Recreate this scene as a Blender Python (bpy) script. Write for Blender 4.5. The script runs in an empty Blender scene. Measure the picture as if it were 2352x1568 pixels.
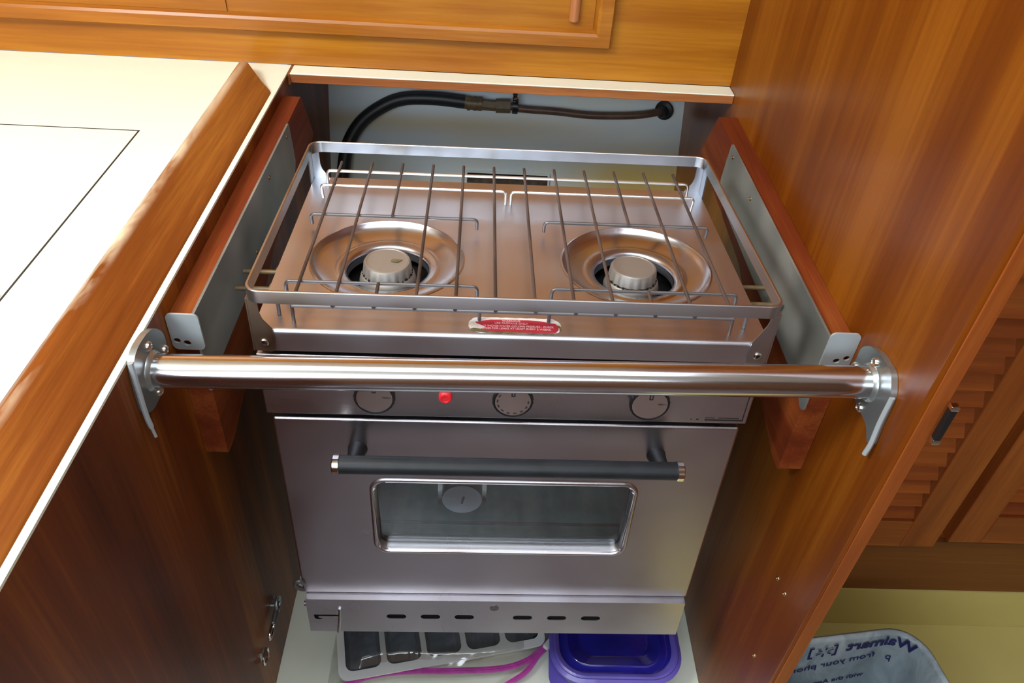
import bpy, bmesh, math, random
from mathutils import Vector, Matrix, noise
random.seed(4)
sc = bpy.context.scene
COL = sc.collection
PI = math.pi

# ------------------------------------------------------------------ materials
MATS = {}
def nodes(name):
    m = bpy.data.materials.new(name); m.use_nodes = True
    nt = m.node_tree
    return m, nt, nt.nodes['Principled BSDF']

def ramp(nt, src, stops):
    r = nt.nodes.new('ShaderNodeValToRGB')
    el = r.color_ramp.elements
    while len(el) < len(stops): el.new(.5)
    for e, (p, c) in zip(el, stops):
        e.position = p; e.color = (*c, 1)
    nt.links.new(src, r.inputs[0]); return r

def noise_tex(nt, scale_vec, scale, detail=4, rough=.55, dist=0):
    tc = nt.nodes.new('ShaderNodeTexCoord'); mp = nt.nodes.new('ShaderNodeMapping')
    mp.inputs['Scale'].default_value = scale_vec
    n = nt.nodes.new('ShaderNodeTexNoise'); n.inputs['Scale'].default_value = scale
    n.inputs['Detail'].default_value = detail; n.inputs['Roughness'].default_value = rough
    n.inputs['Distortion'].default_value = dist
    nt.links.new(tc.outputs['Object'], mp.inputs[0]); nt.links.new(mp.outputs[0], n.inputs[0])
    return n

def wood(name, axis, dark, mid, light, rough=.32, coat=.35, streak=9, worn=None):
    m, nt, b = nodes(name)
    sv = [1, 1, 1]; sv[axis] = .07
    n1 = noise_tex(nt, sv, streak, 3, .5, .25)
    sv2 = [1, 1, 1]; sv2[axis] = .035
    n2 = noise_tex(nt, sv2, streak * 14, 5, .6, .1)
    n3 = noise_tex(nt, (1, 1, 1), 2.2, 2)
    mx = nt.nodes.new('ShaderNodeMath'); mx.operation = 'MULTIPLY_ADD'
    nt.links.new(n2.outputs[0], mx.inputs[0]); mx.inputs[1].default_value = .35
    nt.links.new(n1.outputs[0], mx.inputs[2])
    mx2 = nt.nodes.new('ShaderNodeMath'); mx2.operation = 'MULTIPLY_ADD'
    nt.links.new(n3.outputs[0], mx2.inputs[0]); mx2.inputs[1].default_value = .3
    nt.links.new(mx.outputs[0], mx2.inputs[2])
    r = ramp(nt, mx2.outputs[0], [(.55, dark), (.80, mid), (1.0, light)])
    src = r.outputs[0]
    if worn:
        col, lo, hi, sc_ = worn
        nw = noise_tex(nt, tuple(.25 if i == axis else 1 for i in range(3)), sc_, 5, .65, .4)
        wr = ramp(nt, nw.outputs[0], [(lo, (0, 0, 0)), (hi, (1, 1, 1))])
        mm = nt.nodes.new('ShaderNodeMix'); mm.data_type = 'RGBA'
        nt.links.new(wr.outputs[0], mm.inputs[0]); nt.links.new(src, mm.inputs[6])
        mm.inputs[7].default_value = (*col, 1); src = mm.outputs[2]
    nt.links.new(src, b.inputs['Base Color'])
    if name == 'fiddle':      # varnish worn through along the outer shoulder only
        tcf = nt.nodes.new('ShaderNodeTexCoord'); sf = nt.nodes.new('ShaderNodeSeparateXYZ'); nt.links.new(tcf.outputs['Object'], sf.inputs[0])
        mrf = nt.nodes.new('ShaderNodeMapRange'); mrf.inputs[1].default_value = -.010; mrf.inputs[2].default_value = -.020
        nt.links.new(sf.outputs[0], mrf.inputs[0])
        mq = nt.nodes.new('ShaderNodeMath'); mq.operation = 'MULTIPLY'
        nt.links.new(wr.outputs[0], mq.inputs[0]); nt.links.new(mrf.outputs[0], mq.inputs[1]); nt.links.new(mq.outputs[0], mm.inputs[0])
    b.inputs['Roughness'].default_value = rough
    b.inputs['Coat Weight'].default_value = coat * .4
    b.inputs['Coat Roughness'].default_value = .25
    b.inputs['Specular IOR Level'].default_value = .22
    bp = nt.nodes.new('ShaderNodeBump'); bp.inputs['Strength'].default_value = .06
    bp.inputs['Distance'].default_value = .002
    nt.links.new(n2.outputs[0], bp.inputs['Height']); nt.links.new(bp.outputs[0], b.inputs['Normal'])
    MATS[name] = m; return m

def metal(name, col, rough=.3, axis=0, var=.06, stain=None, bump=.03, aniso=0.0, metallic=1.0):
    m, nt, b = nodes(name)
    b.inputs['Metallic'].default_value = metallic
    sv = [1, 1, 1]; sv[axis] = .02
    n = noise_tex(nt, sv, 260, 3, .6)
    nb = noise_tex(nt, (1, 1, 1), 11, 1.5, .45)
    rr = nt.nodes.new('ShaderNodeMapRange')
    rr.inputs[1].default_value = .3; rr.inputs[2].default_value = .7
    rr.inputs[3].default_value = max(.02, rough - var); rr.inputs[4].default_value = rough + var
    nt.links.new(nb.outputs[0], rr.inputs[0]); nt.links.new(rr.outputs[0], b.inputs['Roughness'])
    if stain:
        r = ramp(nt, nb.outputs[0], [(stain[1], stain[0]), (stain[2], col)])
        nt.links.new(r.outputs[0], b.inputs['Base Color'])
    else:
        b.inputs['Base Color'].default_value = (*col, 1)
    if bump:
        bp = nt.nodes.new('ShaderNodeBump'); bp.inputs['Strength'].default_value = bump
        bp.inputs['Distance'].default_value = .001
        nt.links.new(n.outputs[0], bp.inputs['Height']); nt.links.new(bp.outputs[0], b.inputs['Normal'])
    MATS[name] = m; return m

def plain(name, col, rough=.5, var=.06, scale=12, coat=0, spec=.5, trans=0, alpha=1, sss=0):
    m, nt, b = nodes(name)
    n = noise_tex(nt, (1, 1, 1), scale, 4, .6)
    lo = tuple(max(0, c * (1 - var)) for c in col); hi = tuple(min(1, c * (1 + var)) for c in col)
    r = ramp(nt, n.outputs[0], [(.3, lo), (.7, hi)])
    nt.links.new(r.outputs[0], b.inputs['Base Color'])
    b.inputs['Roughness'].default_value = rough
    b.inputs['Coat Weight'].default_value = coat
    b.inputs['Specular IOR Level'].default_value = spec
    b.inputs['Transmission Weight'].default_value = trans
    b.inputs['Alpha'].default_value = alpha
    MATS[name] = m; return m

TD, TM, TL = (.21, .058, .004), (.33, .112, .007), (.46, .190, .013)
wood('teak_h', 0, TD, TM, TL, streak=16, rough=.34)
wood('teak_h_worn', 0, TD, TM, TL, streak=16, rough=.36)
wood('teak_frame', 0, (.22, .062, .006), (.33, .110, .009), (.45, .18, .02), streak=20, rough=.3, coat=.5)
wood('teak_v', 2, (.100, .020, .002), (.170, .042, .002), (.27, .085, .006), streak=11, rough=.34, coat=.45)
wood('teak_edge', 2, (.30, .09, .03), (.44, .17, .06), (.60, .30, .12), streak=24, rough=.3, coat=.6)
wood('niche_ply', 2, (.07, .014, .002), (.165, .038, .004), (.30, .095, .010), streak=13, rough=.42, coat=.25)
wood('fiddle', 1, (.12, .026, .004), (.20, .054, .008), (.33, .115, .016), streak=22, rough=.34, coat=.5,
     worn=((.66, .55, .38), .44, .56, 10))
wood('cheek', 1, (.10, .014, .004), (.17, .030, .006), (.26, .065, .012), streak=26, rough=.6, coat=.1,
     worn=((.40, .20, .12), .66, .78, 30))
wood('edge_band', 0, (.15, .045, .015), (.27, .085, .025), (.42, .16, .05), streak=26, rough=.45, coat=.2)
wood('louver', 0, (.17, .035, .008), (.27, .065, .012), (.38, .105, .018), streak=16, rough=.4, coat=.3)
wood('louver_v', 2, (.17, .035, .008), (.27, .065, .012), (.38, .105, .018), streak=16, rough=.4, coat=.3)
wood('plinth', 0, (.13, .040, .010), (.20, .065, .014), (.29, .10, .02), streak=10, rough=.45, coat=.2)
wood('sole', 1, (.10, .075, .075), (.17, .13, .13), (.25, .20, .19), streak=20, rough=.16, coat=1.6)
plain('laminate', (.88, .92, .76), .32, .015, 30, coat=.2)
plain('laminate_edge', (.80, .76, .55), .5, .12, 60)
plain('gap_dark', (.015, .013, .010), .8)
plain('fiberglass', (.82, .88, .76), .35, .04, 6, coat=.2)
plain('liner_yellow', (.66, .59, .22), .42, .04, 5, coat=.1)
plain('ceiling_white', (.80, .78, .70), .6)
plain('wall_dim', (.30, .16, .08), .5)
plain('black_rubber', (.012, .013, .014), .45, .3, 60)
plain('grip', (.009, .012, .016), .5, .35, 40)
plain('black_plastic', (.010, .010, .011), .35)
plain('black_void', (.004, .004, .004), .9)
plain('print_black', (.012, .010, .012), .6)
plain('red_button', (.75, .02, .03), .35, coat=.3)
plain('sticker_red', (.46, .028, .06), .4, .15, 60, coat=.2)
plain('sticker_white', (.72, .70, .66), .6, .12, 90)
plain('sticker_burnt', (.16, .12, .05), .7, .5, 90)
plain('sticker_print', (.78, .50, .52), .6)
plain('ice_tray', (.78, .80, .80), .35, coat=.2)
plain('tray_cell', (.08, .11, .16), .22, .4, 25, coat=.5)
plain('zip', (.52, .07, .40), .3, .2, 80, coat=.4)
plain('zip_slider', (.75, .77, .80), .35)
plain('tub', (.11, .085, .42), .30, .12, 20, coat=.4)
plain('tub_lid', (.014, .012, .24), .16, .2, 20, coat=.6)
plain('bag_print', (.018, .018, .10), .5)
plain('dial_white', (.85, .82, .76), .3, .06, 60, coat=.6)
plain('copper_old', (.10, .055, .032), .42, .3, 50)
plain('brass_old', (.13, .085, .035), .45, .3, 70)
plain('hull_slot', (.05, .035, .022), .7, .7, 60)
metal('steel', (.60, .59, .63), .30, 0, .05, stain=((.55, .53, .56), .36, .60), bump=0)
metal('steel_top', (.66, .72, .83), .38, 0, .05, stain=((.64, .65, .72), .35, .65), bump=0)
metal('steel_door', (.55, .535, .58), .32, 0, .05, stain=((.51, .48, .51), .34, .62), bump=0)
metal('steel_rail', (.52, .54, .57), .34, 0, .05, stain=((.42, .41, .38), .30, .42), bump=0)
metal('steel_bar', (.66, .66, .70), .15, 0, .02, bump=0)
metal('steel_flange', (.40, .45, .46), .30, 2, .06, bump=0, metallic=.85)
metal('steel_tab', (.50, .58, .62), .42, 2, .06, stain=((.42, .42, .34), .30, .40), bump=0, metallic=.45)
metal('steel_plate', (.36, .38, .36), .5, 1, .08, stain=((.20, .22, .21), .32, .62), metallic=.55)
metal('gusset_brown', (.45, .37, .29), .42, 2, .08, stain=((.18, .12, .07), .38, .6))
metal('chrome', (.85, .85, .86), .08, 0, .02, bump=0)
metal('screw', (.72, .71, .66), .22, 0, .05, bump=0)
metal('bowl', (.58, .62, .71), .25, 0, .04, bump=0, stain=((.58, .56, .58), .36, .6))
metal('alu_cast', (.42, .405, .375), .50, 0, .06, bump=0, metallic=.75, stain=((.34, .31, .25), .32, .5))
metal('wire_brown', (.16, .125, .11), .45, 1, .08, stain=((.10, .08, .075), .40, .58), metallic=.6, bump=0)
metal('wire_gray', (.15, .145, .15), .42, 0, .08, metallic=.6, bump=0)
metal('wire_bright', (.80, .78, .72), .28, 0, .08, stain=((.35, .25, .17), .30, .36))
metal('dial', (.74, .70, .68), .24, 0, .03, bump=0)
metal('bronze', (.42, .30, .16), .4, 0, .08)

# hull wall: painted fibreglass, grey-blue with yellow-brown water stains lower right and in a band
m, nt, b = nodes('hull_paint')
tc = nt.nodes.new('ShaderNodeTexCoord'); sp = nt.nodes.new('ShaderNodeSeparateXYZ')
nt.links.new(tc.outputs['Object'], sp.inputs[0])
n = noise_tex(nt, (.6, .6, 1.6), 7, 4, .5, .3)
r = ramp(nt, n.outputs[0], [(.38, (.52, .62, .68)), (.62, (.62, .66, .60))])
def band(out, lo, hi):
    mr = nt.nodes.new('ShaderNodeMapRange'); mr.inputs[1].default_value = lo; mr.inputs[2].default_value = hi
    mr.interpolation_type = 'SMOOTHSTEP'
    nt.links.new(out, mr.inputs[0]); return mr.outputs[0]
def mul(a, c):
    q = nt.nodes.new('ShaderNodeMath'); q.operation = 'MULTIPLY'
    nt.links.new(a, q.inputs[0]); nt.links.new(c, q.inputs[1]); return q.outputs[0]
stain = mul(band(sp.outputs[0], .05, .26), band(sp.outputs[2], -.20, -.28))
stain2 = mul(mul(band(sp.outputs[2], -.23, -.195), band(sp.outputs[2], -.165, -.195)), band(sp.outputs[0], .3, -.1))
mx = nt.nodes.new('ShaderNodeMix'); mx.data_type = 'RGBA'
nt.links.new(stain, mx.inputs[0]); nt.links.new(r.outputs[0], mx.inputs[6]); mx.inputs[7].default_value = (.50, .40, .13, 1)
mx2 = nt.nodes.new('ShaderNodeMix'); mx2.data_type = 'RGBA'
nt.links.new(stain2, mx2.inputs[0]); nt.links.new(mx.outputs[2], mx2.inputs[6]); mx2.inputs[7].default_value = (.46, .40, .26, 1)
nt.links.new(mx2.outputs[2], b.inputs['Base Color']); b.inputs['Roughness'].default_value = .45
MATS['hull_paint'] = m

# rear fascia: teak with a bleached, worn patch along its lower edge at the left
m = MATS['teak_h_worn']; nt = m.node_tree; b = nt.nodes['Principled BSDF']
old = b.inputs['Base Color'].links[0].from_socket
tc = nt.nodes.new('ShaderNodeTexCoord'); sp = nt.nodes.new('ShaderNodeSeparateXYZ')
nt.links.new(tc.outputs['Object'], sp.inputs[0])
nz = noise_tex(nt, (.6, 1, 1), 20, 4, .6)
ad = nt.nodes.new('ShaderNodeMath'); ad.operation = 'MULTIPLY_ADD'; ad.inputs[1].default_value = -.035
nt.links.new(nz.outputs[0], ad.inputs[0]); nt.links.new(sp.outputs[2], ad.inputs[2])
zz = band(ad.outputs[0], .004, -.004)
f = mul(zz, band(sp.outputs[0], -.28, -.60))
mx = nt.nodes.new('ShaderNodeMix'); mx.data_type = 'RGBA'
nt.links.new(f, mx.inputs[0]); nt.links.new(old, mx.inputs[6]); mx.inputs[7].default_value = (.62, .47, .19, 1)
nt.links.new(mx.outputs[2], b.inputs['Base Color'])

def facing(nt, base, k):
    lw = nt.nodes.new('ShaderNodeLayerWeight'); pw = nt.nodes.new('ShaderNodeMath'); pw.operation = 'POWER'; pw.inputs[1].default_value = 3
    nt.links.new(lw.outputs['Facing'], pw.inputs[0])
    ma = nt.nodes.new('ShaderNodeMath'); ma.operation = 'MULTIPLY_ADD'; ma.inputs[1].default_value = k; ma.inputs[2].default_value = base
    nt.links.new(pw.outputs[0], ma.inputs[0]); return ma
# glass of the oven door, clear plastic of the bag
m, nt, b = nodes('oven_glass')
for n_ in list(nt.nodes):
    if n_.type == 'BSDF_PRINCIPLED': nt.nodes.remove(n_)
out = [n_ for n_ in nt.nodes if n_.type == 'OUTPUT_MATERIAL'][0]
tr = nt.nodes.new('ShaderNodeBsdfTransparent'); tr.inputs[0].default_value = (.88, .94, .95, 1)
gl = nt.nodes.new('ShaderNodeBsdfGlossy'); gl.inputs['Roughness'].default_value = .02
fr = facing(nt, .12, .9)
ms = nt.nodes.new('ShaderNodeMixShader')
nt.links.new(fr.outputs[0], ms.inputs[0]); nt.links.new(tr.outputs[0], ms.inputs[1]); nt.links.new(gl.outputs[0], ms.inputs[2])
nt.links.new(ms.outputs[0], out.inputs[0]); MATS['oven_glass'] = m
m, nt, b = nodes('clear_plastic')
nt.nodes.remove(b)
out = [n_ for n_ in nt.nodes if n_.type == 'OUTPUT_MATERIAL'][0]
tr = nt.nodes.new('ShaderNodeBsdfTransparent'); tr.inputs[0].default_value = (.95, .96, .95, 1)
gl = nt.nodes.new('ShaderNodeBsdfGlossy'); gl.inputs['Roughness'].default_value = .12
df = nt.nodes.new('ShaderNodeBsdfDiffuse'); df.inputs[0].default_value = (.7, .7, .68, 1)
fr = facing(nt, .10, .8)
m1 = nt.nodes.new('ShaderNodeMixShader'); m1.inputs[0].default_value = .10
m2 = nt.nodes.new('ShaderNodeMixShader')
nt.links.new(tr.outputs[0], m1.inputs[1]); nt.links.new(df.outputs[0], m1.inputs[2])
nt.links.new(fr.outputs[0], m2.inputs[0]); nt.links.new(m1.outputs[0], m2.inputs[1]); nt.links.new(gl.outputs[0], m2.inputs[2])
nt.links.new(m2.outputs[0], out.inputs[0]); MATS['clear_plastic'] = m
# grey-blue carrier-bag film with streaks
m, nt, b = nodes('bag_film')
n = noise_tex(nt, (1, 1, .5), 16, 5, .65, .8)
r = ramp(nt, n.outputs[0], [(.3, (.16, .20, .22)), (.5, (.27, .33, .36)), (.72, (.46, .52, .54))])
nt.links.new(r.outputs[0], b.inputs['Base Color']); b.inputs['Roughness'].default_value = .38
bp = nt.nodes.new('ShaderNodeBump'); bp.inputs['Strength'].default_value = .5; bp.inputs['Distance'].default_value = .006
nt.links.new(n.outputs[0], bp.inputs['Height']); nt.links.new(bp.outputs[0], b.inputs['Normal'])
MATS['bag_film'] = m
# worn warning sticker stays a flat red label; oven shelf and cavity: teal enamel
plain('shelf_enamel', (.12, .20, .19), .2, .2, 30, coat=.5)
plain('oven_enamel', (.050, .075, .085), .18, .3, 30, coat=.4)

# ------------------------------------------------------------------ mesh helpers
def smooth(me, ang=35):
    me.polygons.foreach_set('use_smooth', [True] * len(me.polygons))
    me.set_sharp_from_angle(angle=math.radians(ang))

def link(name, bm, mat, parent=None, loc=None, xf=None, ang=35):
    """bm verts are in scene coordinates (or, under the stove, in the stove's own frame)."""
    me = bpy.data.meshes.new(name)
    bmesh.ops.recalc_face_normals(bm, faces=bm.faces)
    if parent is None and loc is None:
        xs = [v.co.x for v in bm.verts]; ys = [v.co.y for v in bm.verts]; zs = [v.co.z for v in bm.verts]
        loc = ((min(xs) + max(xs)) / 2, (min(ys) + max(ys)) / 2, min(zs))
    off = Vector(loc) if parent is None else Vector(parent.get('_o', (0, 0, 0)))
    for v in bm.verts: v.co -= off
    bm.to_mesh(me); bm.free()
    smooth(me, ang)
    o = bpy.data.objects.new(name, me); COL.objects.link(o)
    me.materials.append(MATS[mat])
    if ang < 60 and len(me.polygons) < 4000:
        wn = o.modifiers.new('weighted', 'WEIGHTED_NORMAL'); wn.keep_sharp = True; wn.weight = 80
    if parent is None: o.location = off
    else:
        o.parent = parent
    o['_o'] = tuple(off)
    return o

def empty(name, loc, off=None):
    o = bpy.data.objects.new(name, None); COL.objects.link(o); o.location = loc
    o.empty_display_size = .02
    o['_o'] = tuple(off if off is not None else loc)
    return o

def tag(o, label, cat, group=None):
    o['label'] = label; o['category'] = cat
    if group: o['group'] = group
    return o
def struct(name, bm, mat, **k):
    o = link(name, bm, mat, **k)
    if o.parent is None: o['kind'] = 'structure'
    return o

def box(bm, x0, x1, y0, y1, z0, z1, bev=0, seg=2):
    vs = [bm.verts.new((x, y, z)) for z in (z0, z1) for y in (y0, y1) for x in (x0, x1)]
    F = [(0, 1, 3, 2), (4, 6, 7, 5), (0, 4, 5, 1), (2, 3, 7, 6), (0, 2, 6, 4), (1, 5, 7, 3)]
    fs = [bm.faces.new([vs[i] for i in f]) for f in F]
    if bev:
        es = list({e for f in fs for e in f.edges})
        bmesh.ops.bevel(bm, geom=es, offset=bev, segments=seg, profile=.5, affect='EDGES')
    return bm
def B(*a, **k): return box(bmesh.new(), *a, **k)

def basis(t):
    t = t.normalized()
    u = Vector((0, 0, 1)) if abs(t.z) < .9 else Vector((1, 0, 0))
    n = t.cross(u).normalized(); return n, t.cross(n).normalized()

def tube(bm, pts, r, seg=10, caps=True, closed=False):
    pts = [Vector(p) for p in pts]; rings = []
    N = len(pts); n0 = None
    rr = r if isinstance(r, (list, tuple)) else [r] * N
    for i, p in enumerate(pts):
        if closed: t = pts[(i + 1) % N] - pts[i - 1]
        else: t = pts[min(i + 1, N - 1)] - pts[max(i - 1, 0)]
        t.normalize()
        if n0 is None: n0, _ = basis(t)
        n0 = (n0 - t * n0.dot(t)).normalized(); b_ = t.cross(n0)
        rings.append([bm.verts.new(p + (n0 * math.cos(a) + b_ * math.sin(a)) * rr[i])
                      for a in [2 * PI * k / seg for k in range(seg)]])
    M_ = N if closed else N - 1
    for i in range(M_):
        A, Bq = rings[i], rings[(i + 1) % N]
        for k in range(seg):
            bm.faces.new((A[k], A[(k + 1) % seg], Bq[(k + 1) % seg], Bq[k]))
    if caps and not closed:
        bm.faces.new(rings[0][::-1]); bm.faces.new(rings[-1])
    return bm

def arc_path(pts, rad, n=5):
    """polyline with its inner corners rounded"""
    pts = [Vector(p) for p in pts]; out = [pts[0]]
    for i in range(1, len(pts) - 1):
        a, b_, c = pts[i - 1], pts[i], pts[i + 1]
        r = min(rad, (a - b_).length * .49, (c - b_).length * .49)
        p0 = b_ + (a - b_).normalized() * r; p1 = b_ + (c - b_).normalized() * r
        for k in range(n + 1):
            t = k / n; out.append(p0 * (1 - t) ** 2 + b_ * 2 * t * (1 - t) + p1 * t * t)
    out.append(pts[-1]); return out

def spline(pts, n=8):
    P = [Vector(p) for p in pts]; P = [2 * P[0] - P[1]] + P + [2 * P[-1] - P[-2]]; out = []
    for i in range(1, len(P) - 2):
        a, b_, c, d = P[i - 1:i + 3]
        for k in range(n):
            t = k / n
            out.append(.5 * ((2 * b_) + (c - a) * t + (2 * a - 5 * b_ + 4 * c - d) * t * t + (3 * b_ - a - 3 * c + d) * t ** 3))
    out.append(P[-2]); return out

def lathe(bm, prof, c, axis='z', seg=48, cap0=True, cap1=True, d=1):
    """prof: (radius, height) pairs along axis, d is the direction sign"""
    c = Vector(c); rings = []
    def P(r, h, a):
        u, v = r * math.cos(a), r * math.sin(a)
        return c + Vector({'z': (u, v, h * d), 'y': (u, h * d, v), 'x': (h * d, u, v)}[axis])
    for r, h in prof:
        rings.append([bm.verts.new(P(r, h, 2 * PI * k / seg)) for k in range(seg)])
    for A, Bq in zip(rings, rings[1:]):
        for k in range(seg):
            bm.faces.new((A[k], A[(k + 1) % seg], Bq[(k + 1) % seg], Bq[k]))
    if cap0: bm.faces.new(rings[0][::-1])
    if cap1: bm.faces.new(rings[-1])
    return bm

def plate(bm, outer, holes, P, th):
    """flat sheet with holes: 2D loops mapped by P(u, v, t), t = 0 front, th back"""
    edges = []; loops = [outer] + list(holes); made = []
    for lp in loops:
        vs = [bm.verts.new(P(u, v, 0)) for u, v in lp]; made.append(vs)
        edges += [bm.edges.new((vs[i], vs[(i + 1) % len(vs)])) for i in range(len(vs))]
    res = bmesh.ops.triangle_fill(bm, edges=edges, use_beauty=True)
    faces = [g for g in res['geom'] if isinstance(g, bmesh.types.BMFace)]
    back = {}
    for lp, vs in zip(loops, made):
        for (u, v), w in zip(lp, vs): back[w] = bm.verts.new(P(u, v, th))
    for f in faces: bm.faces.new([back[v] for v in f.verts][::-1])
    for vs in made:
        for i in range(len(vs)):
            a, b_ = vs[i], vs[(i + 1) % len(vs)]
            bm.faces.new((a, b_, back[b_], back[a]))
    return bm

def rrect(x0, x1, y0, y1, r, n=6):
    out = []
    for cx, cy, a0 in ((x1 - r, y1 - r, 0), (x0 + r, y1 - r, 90), (x0 + r, y0 + r, 180), (x1 - r, y0 + r, 270)):
        for k in range(n + 1):
            a = math.radians(a0 + 90 * k / n); out.append((cx + r * math.cos(a), cy + r * math.sin(a)))
    return out
def circ(cx, cy, r, n=20, ry=None):
    ry = ry or r
    return [(cx + r * math.cos(2 * PI * k / n), cy + ry * math.sin(2 * PI * k / n)) for k in range(n)]
def roundpoly(pts, r, n=4):
    P = [Vector((p[0], p[1])) for p in pts]; out = []
    N = len(P)
    for i in range(N):
        a, b_, c = P[i - 1], P[i], P[(i + 1) % N]
        q = min(r, (a - b_).length * .45, (c - b_).length * .45)
        p0 = b_ + (a - b_).normalized() * q; p1 = b_ + (c - b_).normalized() * q
        for k in range(n + 1):
            t = k / n; v = p0 * (1 - t) ** 2 + b_ * 2 * t * (1 - t) + p1 * t * t
            out.append((v.x, v.y))
    return out
def loft(bm, rings, cap0=True, cap1=True, xf=None):
    R_ = []
    for lp, z in rings:
        R_.append([bm.verts.new((u, v, z)) for u, v in lp])
    for A, Bq in zip(R_, R_[1:]):
        n = len(A)
        for k in range(n): bm.faces.new((A[k], A[(k + 1) % n], Bq[(k + 1) % n], Bq[k]))
    if cap0: bm.faces.new(R_[0][::-1])
    if cap1: bm.faces.new(R_[-1])
    if xf: bmesh.ops.transform(bm, matrix=xf, verts=bm.verts)
    return bm

def screw_head(bm, c, axis, r=.004, d=1):
    lathe(bm, [(r, 0), (r, .0008), (r * .85, r * .45), (r * .45, r * .62), (r * .3, r * .40), (r * .1, r * .40)], c, axis, 16, d=d)
    return bm

def text_mesh(s, size, ext=.0002, align='CENTER', bold=0):
    cu = bpy.data.curves.new('lettering', 'FONT'); cu.body = s; cu.size = size
    cu.extrude = ext; cu.align_x = align; cu.align_y = 'CENTER'; cu.offset = bold
    o = bpy.data.objects.new('lettering_tmp', cu); COL.objects.link(o)
    dg = bpy.context.evaluated_depsgraph_get(); dg.update()
    me = bpy.data.meshes.new_from_object(o.evaluated_get(dg))
    bm = bmesh.new(); bm.from_mesh(me)
    bpy.data.objects.remove(o); bpy.data.curves.remove(cu); bpy.data.meshes.remove(me)
    return bm
def add_bm(dst, src, M_):
    bmesh.ops.transform(src, matrix=M_, verts=src.verts)
    vm = [dst.verts.new(v.co) for v in src.verts]; src.verts.index_update()
    for f in src.faces:
        try: dst.faces.new([vm[v.index] for v in f.verts])
        except ValueError: pass
    src.free(); return dst

XL, XR = -.3466, .3534
FZ = -.789          # base of the stove recess
SOLE = -.92         # cabin sole
YP0 = -.399

# ================================================================== THE ROOM
o = struct('wall_rear', B(-1.6, XR, 0, .02, 0.0008, 1.15), 'teak_h_worn')
o = struct('wall_right', B(XR, .3705, -.7440, .29, SOLE, 1.15, bev=.0040, seg=4), 'teak_v')
for y, z in ((-.6637, -.3711), (-.6893, -.3649), (-.690, -.5143)):
    link('screw', screw_head(bmesh.new(), (XR, y, z), 'x', .0034, d=-1), 'bronze', parent=o)
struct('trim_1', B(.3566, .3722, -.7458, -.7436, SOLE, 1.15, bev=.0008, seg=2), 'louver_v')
# hull side behind the recess, leaning outboard towards the top
bm = bmesh.new()
def hully(z): return .255 + .35 * (z + .15)
q = [(-.3466, z) for z in (0,)]
vs = []
for x in (XL, XR):
    vs.append([bm.verts.new((x, hully(z), z)) for z in (-.002, -.25, -.5, FZ)])
for i in range(3): bm.faces.new((vs[0][i], vs[1][i], vs[1][i + 1], vs[0][i + 1]))
ret = bmesh.ops.extrude_face_region(bm, geom=list(bm.faces))
bmesh.ops.translate(bm, verts=[g for g in ret['geom'] if isinstance(g, bmesh.types.BMVert)], vec=(0, .02, 0))
struct('wall_hull', bm, 'hull_paint', loc=(0, 0, 0))
struct('floor', B(-1.6, 1.5, -2.6, .3, SOLE - .02, SOLE), 'sole')
struct('trim_5', B(.3725, 1.5, -1.12, YP0, SOLE, SOLE + .001), 'liner_yellow')
struct('ceiling', B(-1.6, 1.5, -2.6, .3, 1.15, 1.17), 'ceiling_white')
struct('wall_front', B(-1.6, 1.5, -2.62, -2.6, SOLE, 1.15), 'wall_dim')
struct('wall_left', B(-1.62, -1.6, -2.6, .3, SOLE, 1.15), 'wall_dim')
struct('wall_outer', B(1.5, 1.52, -2.6, .3, SOLE, 1.15), 'wall_dim')

# overhead cupboard on the rear wall: frame, two sliding panels, wooden pull
c = tag(empty('wall_cupboard', (-.35, 0, .045)), 'teak wall cupboard with a mitred frame and sliding panels above the counter', 'cupboard')
bm = bmesh.new()
X0, X1, Z0, Z1 = -1.45, .1500, .0535, .62
ix0, ix1, iz0, iz1 = X0 + .03, .1262, .0752, .60
def frame_loop(x0, x1, z0, z1, y): return [bm.verts.new(p) for p in ((x0, y, z0), (x1, y, z0), (x1, y, z1), (x0, y, z1))]
L = [frame_loop(X0, X1, Z0, Z1, 0), frame_loop(X0, X1, Z0, Z1, -.011), frame_loop(X0 + .002, X1 - .002, Z0 + .002, Z1 - .002, -.0135),
     frame_loop(ix0 - .004, ix1 + .004, iz0 - .004, iz1 + .004, -.0135), frame_loop(ix0, ix1, iz0, iz1, -.011), frame_loop(ix0 + .004, ix1 - .004, iz0 + .004, iz1 - .004, -.0005)]
for A, Bq in zip(L, L[1:]):
    for k in range(4): bm.faces.new((A[k], A[(k + 1) % 4], Bq[(k + 1) % 4], Bq[k]))
for k in range(4): bm.faces.new((L[-1][k], L[-1][(k + 1) % 4], L[0][(k + 1) % 4], L[0][k]))
link('frame', bm, 'teak_frame', c, ang=20)
link('sliding_panel', B(ix0 + .004, -.4318, -.0042, -.0004, iz0 + .003, iz1 - .004), 'teak_h', c)
p = link('sliding_panel', B(-.4316, ix1 - .005, -.0018, -.0004, iz0 + .003, iz1 - .004), 'teak_h', c)
bm = bmesh.new()
pr = [(.0085 * math.cos(a), .0085 * math.sin(a)) for a in [PI + PI * k / 10 for k in range(11)]]
rings = [[bm.verts.new((.0908 + u * s, -.0015 + v * 1.25 * s, z)) for u, v in pr] for z, s in ((.0905, .9), (.092, 1), (.29, 1), (.2915, .9))]
for A, Bq in zip(rings, rings[1:]):
    for k in range(10): bm.faces.new((A[k], A[k + 1], Bq[k + 1], Bq[k]))
    bm.faces.new((A[10], A[0], Bq[0], Bq[10]))
bm.faces.new(rings[0]); bm.faces.new(rings[-1][::-1])
h = link('pull', bm, 'teak_edge', p)

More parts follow.
